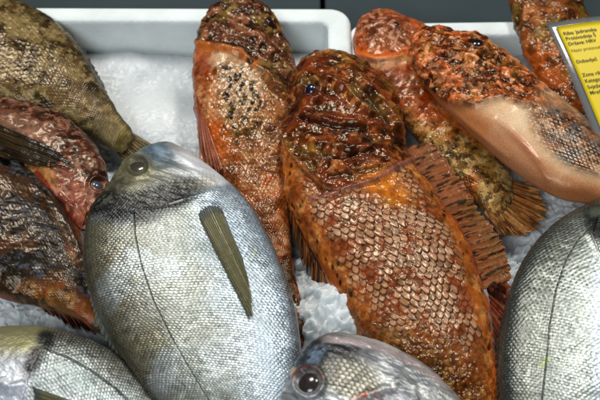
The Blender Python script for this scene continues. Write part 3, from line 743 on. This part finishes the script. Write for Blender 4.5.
# front bream
r = root('sea_bream', 380, 420, .04, 'sea bream head poking up at the bottom edge, dark blue crown and large clouded eye', 'fish', SEA)
S = [(280,434,284,438),(278,420,292,450),(279,402,310,466),(287,380,336,478),(299,358,364,487),(313,343,393,496),(331,335,420,502),(352,337,444,508),(378,344,464,514),(404,356,482,520),(430,374,497,526),(455,399,512,534),(482,434,526,546),(506,478,540,560)]
b, T = fish_body(r, S, .07, .42, .022, 520, 420, M_BREAM, paint_bream_front, e=.85)
eye(r, T, 309, 384, 12.5, '#2c2424', pupil='#262d38', rim='#4a4038', pr=.64, bulge=.5, off=-.05)
fin('dorsal_fin', r, [(404, 357), (430, 375), (455, 400), (482, 435)], [(409, 358), (437, 375), (461, 397), (490, 432)], fin_cols('#4b5046', '#5d6258', '#8b8f80', None), z=(.069, .066), nr=18, jag=.2)

# ---- scorpionfish in the middle
r = root('scorpionfish', 380, 230, .02, 'big orange-brown scorpionfish in the centre with broad pinkish scales on its flank', 'fish', SCO)
S = [(324,56,336,55),(315,57,346,57),(304,62,358,63),(295,72,372,72),(289,88,388,86),(286,106,398,103),(283,130,403,126),(281,155,405,148),(283,180,414,170),(289,205,432,194),(299,228,450,220),(312,252,466,245),(328,280,478,272),(343,308,487,302),(358,335,493,335),(374,365,497,370),(395,400,499,405),(418,440,501,445),(445,490,502,490),(462,520,500,520)]
b, T = fish_body(r, S, (.042, .038, .034, .034), .62, .034, 760, 500, M_SCORP, paint_scorp_main, e=.8)
eye(r, T, 311, 90, 7, '#10142c', pupil='#060816', rim='#4a2412', pr=.55, bulge=.7, off=0)
for (a, b_, c_, d_) in ((296, 70, -6, -6), (305, 74, -4, -8), (290, 108, -8, 0), (398, 122, 8, 2), (392, 108, 8, -4), (372, 82, 6, -7), (286, 126, -8, 3), (340, 190, -3, 8)): spine('spine', r, T, a, b_, c_, d_)
fin('spiny_dorsal_fin', r, [(398, 150), (414, 178), (436, 205), (456, 236), (474, 266), (482, 290)], [(430, 140), (446, 160), (466, 186), (486, 215), (504, 245), (512, 280)],
    fin_cols('#a85c2e', '#8a5a2c', '#b88050', '#1a100a', 260, .54, 4, 31, .5, orange='#b0683c'), z=(.038, .030), nr=22, jag=.05, ray_h=.0006, wave=.003, NB=320, NA=120)
fin('anal_fin', r, [(470, 252), (484, 280), (491, 310), (494, 345)], [(512, 262), (513, 285), (508, 318), (500, 365)],
    fin_cols('#a8401c', '#b0522c', '#c47a50', '#3c1408', 110, .56, 0, 41, .6), z=(.030, .022), nr=14, jag=.14, ray_h=.0012, wave=.002)
fin('pelvic_fin', r, [(289, 205), (300, 232), (314, 258), (330, 286), (345, 314)], [(290, 238), (302, 266), (318, 296), (336, 318), (352, 338)],
    fin_cols('#b0602c', '#c08048', '#c9945c', '#140c08', 190, .5, 2, 51, .5), z=(.032, .018), nr=15, jag=.28, ray_h=.001, wave=.002)
# ---- the one behind the left box corner
r = root('scorpionfish', 245, 130, .02, 'brown scorpionfish behind the silver bream, pale flank dotted with small black oblong spots', 'fish', SCO)
S = [(232,3,240,2),(222,5,252,4),(211,12,266,11),(203,23,278,24),(197,40,287,42),(193,60,293,60),(193,85,297,85),(195,110,297,110),(200,140,296,140),(208,170,293,170),(222,205,290,205),(240,240,290,240),(262,275,294,275),(278,310,299,305),(290,345,304,340)]
b, T = fish_body(r, S, (.050, .040, .030, .022, .016), .55, .026, 620, 380, M_SCORP, paint_scorp_back, e=.8)
eye(r, T, 270, 21, 4.6, '#14101a', rim='#3b1c10', pr=.6, bulge=.5, off=-.15)
for (a, b_, c_, d_) in ((222, 8, -4, -6), (258, 12, 5, -6), (276, 32, 8, -3), (284, 48, 8, -2), (289, 64, 8, 2), (206, 24, -7, -3)): spine('spine', r, T, a, b_, c_, d_)
fin('pectoral_fin', r, [(196, 92), (199, 108), (206, 122)], [(200, 168), (212, 176), (224, 172)], fin_cols('#b0502c', '#b86038', '#d0906c', None, seed=61), bvh=T, off=.003, nr=9, jag=.1, z=(.04, .03))
fin('tail_fin', r, [(290, 300), (297, 298), (302, 296)], [(290, 345), (300, 350), (312, 344)], fin_cols('#7a5a30', '#6c5a2c', '#a08850', '#1a120a', 160, .5, 2, 63), z=(.018, .014), nr=9, jag=.15)
# ---- the one below, with its tail fin spread on the ice
r = root('scorpionfish', 440, 120, .01, 'orange scorpionfish half hidden between two others, its toothed brown tail fin spread on bare ice', 'fish', SCO)
S = [(366,18,372,16),(360,22,386,13),(355,32,400,18),(354,50,430,32),(362,72,442,50),(378,92,448,68),(395,112,460,90),(412,132,472,112),(430,152,485,134),(448,172,497,154),(464,190,506,170),(478,204,510,182),(488,214,512,192)]
b, T = fish_body(r, S, (.036, .030, .024, .018, .014), .55, .022, 560, 360, M_SCORP, paint_scorp_under, e=.8)
eye(r, T, 396, 24, 3.4, '#14101a', rim='#3b1c10', pr=.6, bulge=.5, off=-.1)
fin('tail_fin', r, [(507, 178), (502, 190), (494, 203), (484, 213)], [(534, 184), (546, 200), (549, 216), (538, 231), (518, 240), (500, 238)],
    fin_cols('#e8a458', '#e09c50', '#f0c480', '#6a3814', 150, .5, 4, 71, .6, orange='#cc7a34'), z=(.021, .007), nr=13, jag=.11, ray_h=.0013, wave=.0016, NB=300, NA=120)
# ---- upper right with the pale throat
r = root('scorpionfish', 510, 130, .02, 'scorpionfish at upper right showing a smooth pale orange throat under a rough brown crown', 'fish', SCO)
S = [(411,40,416,35),(410,46,424,31),(412,56,436,30),(418,72,455,34),(430,90,480,43),(446,108,504,57),(465,127,529,78),(487,147,553,98),(510,166,578,118),(535,184,602,142),(562,197,624,168),(595,203,642,190),(630,215,657,212)]
b, T = fish_body(r, S, (.050, .044, .040), .60, .030, 620, 420, M_SCORP, paint_scorp_right, e=.8)
eye(r, T, 477, 43, 6, '#0c0d14', rim='#3b1c10', pr=.65, bulge=.5, off=-.15)
for (a, b_, c_, d_) in ((424, 36, -2, -7), (440, 38, 3, -7), (496, 58, 6, -7), (510, 68, 6, -6), (528, 84, 7, -6)): spine('spine', r, T, a, b_, c_, d_)
# ---- behind the card
r = root('scorpionfish', 550, 50, .02, 'dark brown scorpionfish at the top right, hanging over the box rim behind the yellow card', 'fish', SCO)
S = [(535,-30,541,-31),(522,-26,556,-28),(513,-14,572,-15),(511,2,582,3),(513,22,590,24),(520,45,600,45),(530,68,612,70),(545,95,625,100),(560,120,635,130),(580,150,645,160),(600,175,650,185)]
b, T = fish_body(r, S, (.046, .036, .026, .02), .55, .026, 520, 340, M_SCORP, paint_scorp_far, e=.8)
eye(r, T, 570, -8, 5, '#0c0d14', rim='#3b1c10', pr=.65, bulge=.8)

# ---- the left heap
r = root('grouper', 40, 70, .01, 'mottled olive-tan fish at the upper left corner, narrowing to a tail on the ice', 'fish')
S = [(-70,28,-66,22),(-68,50,-45,2),(-58,78,-22,-8),(-42,96,6,2),(-18,107,32,11),(10,112,55,25),(38,117,76,45),(60,122,91,68),(78,129,102,88),(94,138,113,106),(107,146,123,120),(117,151,130,130)]
b, T = fish_body(r, S, (.034, .03, .024, .014), .55, .026, 520, 380, M_SCORP, paint_olive, e=.8)
eye(r, T, -38, 22, 6, '#30280f', rim='#5a4a20', pr=.6)
fin('tail_fin', r, [(114, 150), (121, 142), (128, 130)], [(132, 172), (150, 166), (160, 150)], fin_cols('#8a7240', '#6c5c30', '#a8945c', '#3c2c12', 140, .52, 3, 91), z=(.014, .008), nr=11, jag=.1, ray_h=.0008)
fin('dorsal_fin', r, [(58, 30), (76, 46), (90, 68), (102, 90), (113, 110)], [(66, 28), (84, 48), (97, 70), (108, 92), (117, 114)], fin_cols('#5a4a28', '#3c3018', '#8a7a4c', '#1c140a', 140, .52), z=(.025, .020), nr=14, jag=.2)
r = root('scorpionfish', 55, 170, .02, 'pinkish-brown scorpionfish at the left, its blunt head and clouded eye touching the silver bream', 'fish', SCO)
S = [(82,230,88,231),(74,226,96,228),(64,215,103,217),(52,200,108,196),(40,186,107,174),(26,172,100,154),(11,159,89,138),(-6,147,73,124),(-26,136,52,114),(-52,128,25,106),(-85,118,-10,100),(-110,108,-50,98)]
b, T = fish_body(r, S, (.040, .038, .034, .03), .55, .026, 520, 380, M_SCORP, paint_pink, e=.8)
eye(r, T, 97, 186, 6.5, '#3c444c', pupil='#10131a', rim='#9a6f60', pr=.68, bulge=.6, off=-.05)
fin('pectoral_fin', r, [(-5, 122), (-6, 140), (-2, 156)], [(58, 150), (76, 166), (40, 168)], fin_cols('#4a3418', '#2c2012', '#6c5428', '#100b08', 100, .44, 2, 95), bvh=T, off=.0008, nr=10, jag=.1, z=(.05, .055))
r = root('scorpionfish', 30, 240, .02, 'blue-black scorpionfish at the left edge with mottled orange lower side', 'fish', SCO)
S = [(-92,170,-90,164),(-98,195,-72,150),(-90,228,-45,148),(-64,262,-8,156),(-30,284,20,168),(0,296,46,188),(30,304,70,215),(58,312,86,243),(82,322,97,275),(103,335,112,303),(122,348,127,330)]
b, T = fish_body(r, S, (.040, .038, .034, .022), .52, .026, 520, 400, M_SCORP, paint_dark, e=.8)
eye(r, T, -62, 180, 6, '#14141a', pr=.6)
fin('anal_fin', r, [(40, 306), (62, 312), (85, 321)], [(52, 322), (74, 330), (100, 338)], fin_cols('#7a3414', '#5c2410', '#a8582c', '#1a0c08', 140, .5, 2, 97), z=(.024, .012), nr=10, jag=.3)
# ------------------------------------------------------------------ crushed ice
def make_ice(name, x0, x1, y0, y1, nx, ny, label, seed, mounds=(), hide=None, parent=None):
    X, Y = np.meshgrid(np.linspace(x0, x1, nx), np.linspace(y0, y1, ny), indexing='ij')
    P = np.stack([X.ravel(), Y.ravel(), np.zeros(X.size)], 1)
    d1, d2, r, va = worley(P, 105, seed, True, True); e1, e2, q, vb = worley(P+.3, 260, seed+3, True, True); f = fbm(P, 18, 3, seed+1)
    near = 1-st(-.01, .08, P[:, 1])                         # coarser lumps towards the front, packed smooth at the back
    z = (f-.5)*.016 + (r-.5)*.0036*(.08+near) + (q-.5)*.0022*(.12+near) + (fbm(P, 420, 3, seed+2)-.5)*.0007
    ta = r*40; tb = q*57
    z += (va[:, 0]*np.cos(ta)+va[:, 1]*np.sin(ta))*.0030*(.07+near)+(vb[:, 0]*np.cos(tb)+vb[:, 1]*np.sin(tb))*.0014*(.08+near)
    z += .006*st(y1-.05, y1, P[:, 1])
    for (gx, gy, gr, gh) in mounds: z = z+gh*np.exp(-((P[:, 0]-gx)**2+(P[:, 1]-gy)**2)/gr**2)
    if hide: z = z-.06*st(hide[0], hide[0]+.01, P[:, 0])*st(hide[1], hide[1]+.05, P[:, 1])   # stays inside the box wall at the back
    P[:, 2] = z
    F = gridf(nx, ny)
    o = npmesh(name, P, F, M_ICE, parent)
    return props(o, label, 'ice', None, 'stuff')
m, nt, b = newmat('crushed_ice'); L = nt.links.new
M_ICE = m
tc = N(nt, 'ShaderNodeTexCoord')
v = N(nt, 'ShaderNodeTexVoronoi', Scale=170.); n = N(nt, 'ShaderNodeTexNoise', Scale=420., Detail=4.); n3 = N(nt, 'ShaderNodeTexNoise', Scale=22., Detail=4.)
for q in (v, n, n3): L(tc.outputs['Object'], q.inputs['Vector'])
cr = N(nt, 'ShaderNodeValToRGB'); L(n3.outputs['Fac'], cr.inputs[0])
cr.color_ramp.elements[0].position = .35; cr.color_ramp.elements[0].color = (.50, .55, .57, 1); cr.color_ramp.elements[1].position = .62; cr.color_ramp.elements[1].color = (.68, .72, .73, 1)
L(cr.outputs[0], b.inputs['Base Color'])
b.inputs['Roughness'].default_value = .45; b.inputs['Specular IOR Level'].default_value = .35; b.inputs['Subsurface Weight'].default_value = .8; b.inputs['Subsurface Radius'].default_value = (.6, .8, 1); b.inputs['Subsurface Scale'].default_value = .006
b.inputs['Coat Weight'].default_value = .08; b.inputs['Coat Roughness'].default_value = .12
bp = N(nt, 'ShaderNodeBump', Strength=.15, Distance=.0010); L(v.outputs['Distance'], bp.inputs['Height'])
bp2 = N(nt, 'ShaderNodeBump', Strength=.25, Distance=.0006); L(n.outputs['Fac'], bp2.inputs['Height']); L(bp.outputs[0], bp2.inputs['Normal']); L(bp2.outputs[0], b.inputs['Normal'])

m, nt, b = newmat('white_polystyrene'); L = nt.links.new; M_FOAM = m
tc = N(nt, 'ShaderNodeTexCoord'); v = N(nt, 'ShaderNodeTexVoronoi', Scale=330.); n = N(nt, 'ShaderNodeTexNoise', Scale=30., Detail=6.)
L(tc.outputs['Object'], v.inputs['Vector']); L(tc.outputs['Object'], n.inputs['Vector'])
cr = N(nt, 'ShaderNodeValToRGB'); L(n.outputs['Fac'], cr.inputs[0]); cr.color_ramp.elements[0].position = .3; cr.color_ramp.elements[0].color = (.70, .77, .77, 1); cr.color_ramp.elements[1].position = .6; cr.color_ramp.elements[1].color = (.82, .90, .90, 1)
L(cr.outputs[0], b.inputs['Base Color']); b.inputs['Roughness'].default_value = .8; b.inputs['Specular IOR Level'].default_value = .25
bp = N(nt, 'ShaderNodeBump', Strength=.35, Distance=.0006); L(v.outputs['Distance'], bp.inputs['Height']); L(bp.outputs[0], b.inputs['Normal'])

# ------------------------------------------------------------------ polystyrene boxes
def rr(x0, x1, y0, y1, r, n=8):
    out = []
    for (cx, cy, a0) in ((x1-r, y1-r, 0), (x0+r, y1-r, 90), (x0+r, y0+r, 180), (x1-r, y0+r, 270)):
        for k in range(n+1):
            a = math.radians(a0+90*k/n); out.append((cx+r*math.cos(a), cy+r*math.sin(a)))
    return out
def foam_box(x0, x1, y0, y1, ztop, rot, label, t=.0135, zb=-.075, floor=-.055):
    ob = empty('fish_box', (0, 0, 0), label=label, cat='box', group='white polystyrene fish boxes')
    px, py = (x0+x1)/2, y1
    ob.location = (px, py, zb)
    def loops(spec):
        V = []
        for (ins, z, rad) in spec:
            for (x, y) in rr(x0+ins, x1-ins, y0+ins, y1-ins, rad):
                c, s = math.cos(rot), math.sin(rot); dx, dy = x-px, y-py
                V.append((px+dx*c-dy*s, py+dx*s+dy*c, z))
        return np.array(V)
    def strip(name, spec, closeend=False):
        # subdivide long edges so the noise can dent them
        V = loops(spec); n = len(V)//len(spec); F = gridf(len(spec), n, True)
        o = npmesh(name, V, F, M_FOAM, ob)
        if closeend:
            pass
        return o
    z = ztop
    strip('rim', [(.0, z-.014, .013), (-.003, z-.013, .015), (-.004, z-.010, .016), (-.004, z-.004, .016), (-.0025, z-.0012, .0145), (0, z, .013), (t*.5, z+.0003, .010), (t-.002, z, .007), (t-.0007, z-.001, .0065), (t, z-.003, .006)])
    strip('outer_wall', [(.001, z-.0135, .013), (.004, zb, .012)])
    strip('inner_wall', [(t+.0002, z-.0028, .006), (t+.006, floor, .006)])
    me = bpy.data.meshes.new('floor'); V = loops([(t+.005, floor, .006)]); V = V-np.array(ob.location)
    me.from_pydata([tuple(p) for p in V], [], [list(range(len(V)))]); me.materials.append(M_FOAM)
    o = bpy.data.objects.new('floor', me); COL.objects.link(o); o.parent = ob
    return ob
Z1, Z2 = .034, .028
pc = at(345, 9, Z1)      # back right corner of the left box
foam_box(pc[0]-.50, pc[0], pc[1]-.46, pc[1], Z1, -.006, 'left white polystyrene box, holding the bare ice and the olive fish')
pd = at(347, 24, Z2)
foam_box(pd[0]+.004, pd[0]+.50, pd[1]-.46, pd[1]+.004, Z2, .022, 'right white polystyrene box, under the yellow card')
g1 = at(330, 300, .03); g2 = at(35, 318, .01); g3 = at(350, 322, .03)
make_ice('ice', pc[0]-.478, pc[0]+.03, pc[1]-.43, pc[1]-.019, 620, 560, 'crushed ice filling the left white box', 5, [(g1[0], g1[1], .05, .020), (g3[0], g3[1], .028, .026), (g2[0], g2[1], .04, .016)], (pc[0]-.016, pc[1]-.19))
make_ice('ice', pd[0]+.026, pd[0]+.478, pd[1]-.43, pd[1]-.012, 620, 560, 'crushed ice filling the right white box', 35)

# ------------------------------------------------------------------ stall bench behind
m, nt, b = newmat('grey_painted_steel'); L = nt.links.new; M_ST = m
tc = N(nt, 'ShaderNodeTexCoord'); n = N(nt, 'ShaderNodeTexNoise', Scale=9., Detail=6.); L(tc.outputs['Object'], n.inputs['Vector'])
cr = N(nt, 'ShaderNodeValToRGB'); L(n.outputs['Fac'], cr.inputs[0]); cr.color_ramp.elements[0].position = .3; cr.color_ramp.elements[0].color = (.028, .042, .047, 1); cr.color_ramp.elements[1].position = .7; cr.color_ramp.elements[1].color = (.045, .064, .070, 1)
L(cr.outputs[0], b.inputs['Base Color']); b.inputs['Roughness'].default_value = .8; b.inputs['Specular IOR Level'].default_value = .2
m, nt, b = newmat('black_gap'); b.inputs['Base Color'].default_value = (.006, .007, .008, 1); M_BK = m
def boxes(name, L_, mat, **k):
    V, F = [], []
    for (x0, x1, y0, y1, z0, z1) in L_:
        q = len(V)
        V += [(x0, y0, z0), (x1, y0, z0), (x1, y1, z0), (x0, y1, z0), (x0, y0, z1), (x1, y0, z1), (x1, y1, z1), (x0, y1, z1)]
        F += [(q, q+3, q+2, q+1), (q+4, q+5, q+6, q+7), (q, q+1, q+5, q+4), (q+1, q+2, q+6, q+5), (q+2, q+3, q+7, q+6), (q+3, q, q+4, q+7)]
    o = npmesh(name, V, F, mat, None, smooth=False)
    mod = o.modifiers.new('bevel', 'BEVEL'); mod.width = .002; mod.segments = 2
    return props(o, **k)
boxes('ground', [(-2, 2, -1.2, 3, -.12, -.10)], M_BK, kind='structure')
boxes('counter', [(-1.2, 1.2, -.62, pc[1]+.03, -.0995, -.0755)], M_ST, kind='structure')
yb = pc[1]+.008
def xp(px): return at(px, 4, -.02)[0]*1.06
sx = [xp(42), xp(320), xp(322), xp(592)]
boxes('back_shelf', [(sx[0]-.002, sx[1]-.001, yb+.002, yb+.6, -.045, -.004)], M_ST, kind='structure')
boxes('back_shelf', [(sx[2]+.001, sx[3]-.001, yb+.002, yb+.6, -.047, -.006)], M_ST, kind='structure')

# ------------------------------------------------------------------ price card in a clear sleeve
TL, BL, TR = at(548, 24, .078), at(604, 152, .052), at(640, 14, .078)
ux = TR-TL; wl = np.linalg.norm(ux); ux /= wl; uy = BL-TL; hl = np.linalg.norm(uy); uy = uy-ux*(uy@ux)*0; uy /= hl
un = np.cross(uy, ux); un /= np.linalg.norm(un); 
if un@(-FW) < 0: un = -un
card = empty('price_card', tuple(TL), label='yellow printed card in a clear plastic sleeve at the right edge, over the dark scorpionfish', cat='card')
def quad_sheet(name, a0, a1, b0, b1, off, mat, th=.0004, rad=.003, n=24, bend=.0):
    V = []
    A = np.linspace(a0, a1, n); B = np.linspace(b0, b1, n)
    def pt(a, b, o): return TL+ux*a+uy*b+un*(o+.0018*math.sin(a/wl*3.0)+.0012*math.sin(b/hl*4))
    for o_ in (off, off-th):
        for a in A:
            for b_ in B: V.append(pt(a, b_, o_))
    g = gridf(n, n); n0 = n*n; gg = np.arange(n0).reshape(n, n); lp = np.concatenate([gg[0, :], gg[1:, -1], gg[-1, -2::-1], gg[-2:0:-1, 0]]); l2 = np.roll(lp, -1)
    return npmesh(name, V, np.concatenate([g, g[:, ::-1]+n0, np.stack([lp, l2, l2+n0, lp+n0], 1)]), mat, card)
m, nt, b = newmat('yellow_card'); M_Y = m; L = nt.links.new
tc = N(nt, 'ShaderNodeTexCoord'); n = N(nt, 'ShaderNodeTexNoise', Scale=40., Detail=4.); L(tc.outputs['Object'], n.inputs['Vector'])
cr = N(nt, 'ShaderNodeValToRGB'); L(n.outputs['Fac'], cr.inputs[0]); cr.color_ramp.elements[0].color = (.74, .56, .002, 1); cr.color_ramp.elements[1].color = (.84, .65, .004, 1); L(cr.outputs[0], b.inputs['Base Color']); b.inputs['Roughness'].default_value = .5
m, nt, b = newmat('clear_plastic'); M_PL = m; L = nt.links.new
b.inputs['Base Color'].default_value = (.24, .26, .265, 1); b.inputs['Roughness'].default_value = .12; b.inputs['Specular IOR Level'].default_value = .7
tcn = N(nt, 'ShaderNodeTexCoord'); n = N(nt, 'ShaderNodeTexNoise', Scale=25., Detail=3.); L(tcn.outputs['Object'], n.inputs['Vector']); bp = N(nt, 'ShaderNodeBump', Strength=.2, Distance=.002); L(n.outputs['Fac'], bp.inputs['Height']); L(bp.outputs[0], b.inputs['Normal'])
tr = N(nt, 'ShaderNodeBsdfTransparent'); tr.inputs[0].default_value = (.93, .95, .96, 1); ms = N(nt, 'ShaderNodeMixShader'); ms.inputs[0].default_value = .5
L(b.outputs[0], ms.inputs[1]); L(tr.outputs[0], ms.inputs[2]); L(ms.outputs[0], nt.nodes['Material Output'].inputs['Surface'])
m, nt, b = newmat('black_ink'); b.inputs['Base Color'].default_value = (.05, .045, .02, 1); b.inputs['Roughness'].default_value = .6; M_INK = m
mg = .0040
quad_sheet('sleeve', -.001, wl+.002, -.001, hl+.001, 0, M_PL)
yl_ = quad_sheet('yellow_sheet', mg, wl-mg, mg, hl-mg, .0012, M_Y)
import mathutils
def text(name, s, a, b_, size, parent, bold=0.0):
    cu = bpy.data.curves.new(name, 'FONT'); cu.body = s; cu.size = size; cu.offset = bold; cu.space_line = 1.0; cu.shear = 0.0
    o = bpy.data.objects.new(name, cu); COL.objects.link(o)
    bpy.context.view_layer.update()
    dg = bpy.context.evaluated_depsgraph_get(); me = bpy.data.meshes.new_from_object(o.evaluated_get(dg))
    bpy.data.objects.remove(o); n = len(me.vertices); co = np.zeros(n*3); me.vertices.foreach_get('co', co); co = co.reshape(-1, 3)
    A = a+co[:, 0]; B = b_-co[:, 1]
    P = TL+ux*A[:, None]+uy*B[:, None]+un*(.0017+.0018*np.sin(A/wl*3.0)+.0012*np.sin(B/hl*4))[:, None]
    P -= np.array(card.location)
    me.vertices.foreach_set('co', P.astype(np.float32).ravel()); me.update(); me.materials.clear(); me.materials.append(M_INK)
    o = bpy.data.objects.new(name, me); COL.objects.link(o); o.parent = parent
    return o
kx = wl/92.0; ky = hl/128.0
rows = [(38, 'Riba: Jadranska', 5.2, .00006), (43.5, 'Proizvodnja Š', 5.2, .00006), (49, 'Država: HRV', 5.0, .00006), (56, 'Naziv proizvoda', 4.4, 0), (67.5, 'Dobavljač', 4.8, 0.00005), (81, 'Zona ribolova', 5., .00005), (87, 'Kategorija', 5, .00005), (93, 'Svježe A', 5, .00005), (98.5, 'Mreža', 5, .00005)]
for (yy, s, sz, bo) in rows: text('printed_text', s, 8.5*kx, (yy-23)*ky, sz*ky*.92, card, bo)
# ------------------------------------------------------------------ light
w = bpy.data.worlds.new('World'); SC.world = w; w.use_nodes = True; nt = w.node_tree; L = nt.links.new
bg = nt.nodes['Background']; tc = N(nt, 'ShaderNodeTexCoord'); sp = N(nt, 'ShaderNodeSeparateXYZ'); L(tc.outputs['Generated'], sp.inputs[0])
cr = N(nt, 'ShaderNodeValToRGB'); L(sp.outputs[2], cr.inputs[0]); e = cr.color_ramp.elements
e[0].position = .0; e[0].color = (.02, .02, .022, 1); e[1].position = 1.; e[1].color = (.42, .48, .52, 1)
q = cr.color_ramp.elements.new(.45); q.color = (.10, .12, .135, 1)
L(cr.outputs[0], bg.inputs['Color']); bg.inputs['Strength'].default_value = .24
def area(name, loc, target, sx, sy, power, col):
    l = bpy.data.lights.new(name, 'AREA'); l.shape = 'RECTANGLE'; l.size = sx; l.size_y = sy; l.energy = power; l.color = col
    o = bpy.data.objects.new(name, l); COL.objects.link(o); o.location = loc
    o.rotation_euler = (Vector(target)-Vector(loc)).to_track_quat('-Z', 'Y').to_euler(); return o
area('stall_lamp', (-.35, .75, 1.15), (0, 0, 0), .32, .28, 10.2, (1, .95, .89))
area('stall_lamp', (.40, .55, 1.2), (0, 0, 0), .24, .22, 7.0, (1, .95, .89))
area('front_fill', (-.4, -.85, 1.0), (0, .1, 0), .6, .45, 8.5, (.93, .97, 1))  # unseen fill lamp behind the camera, added to brighten the box's back wall
SC.view_settings.view_transform = 'Standard'; SC.view_settings.look = 'None'; SC.view_settings.exposure = 0; SC.view_settings.gamma = 1
SC.render.engine = 'CYCLES'
SC.cycles.use_denoising = True
SC.cycles.max_bounces = 6; SC.cycles.transparent_max_bounces = 8
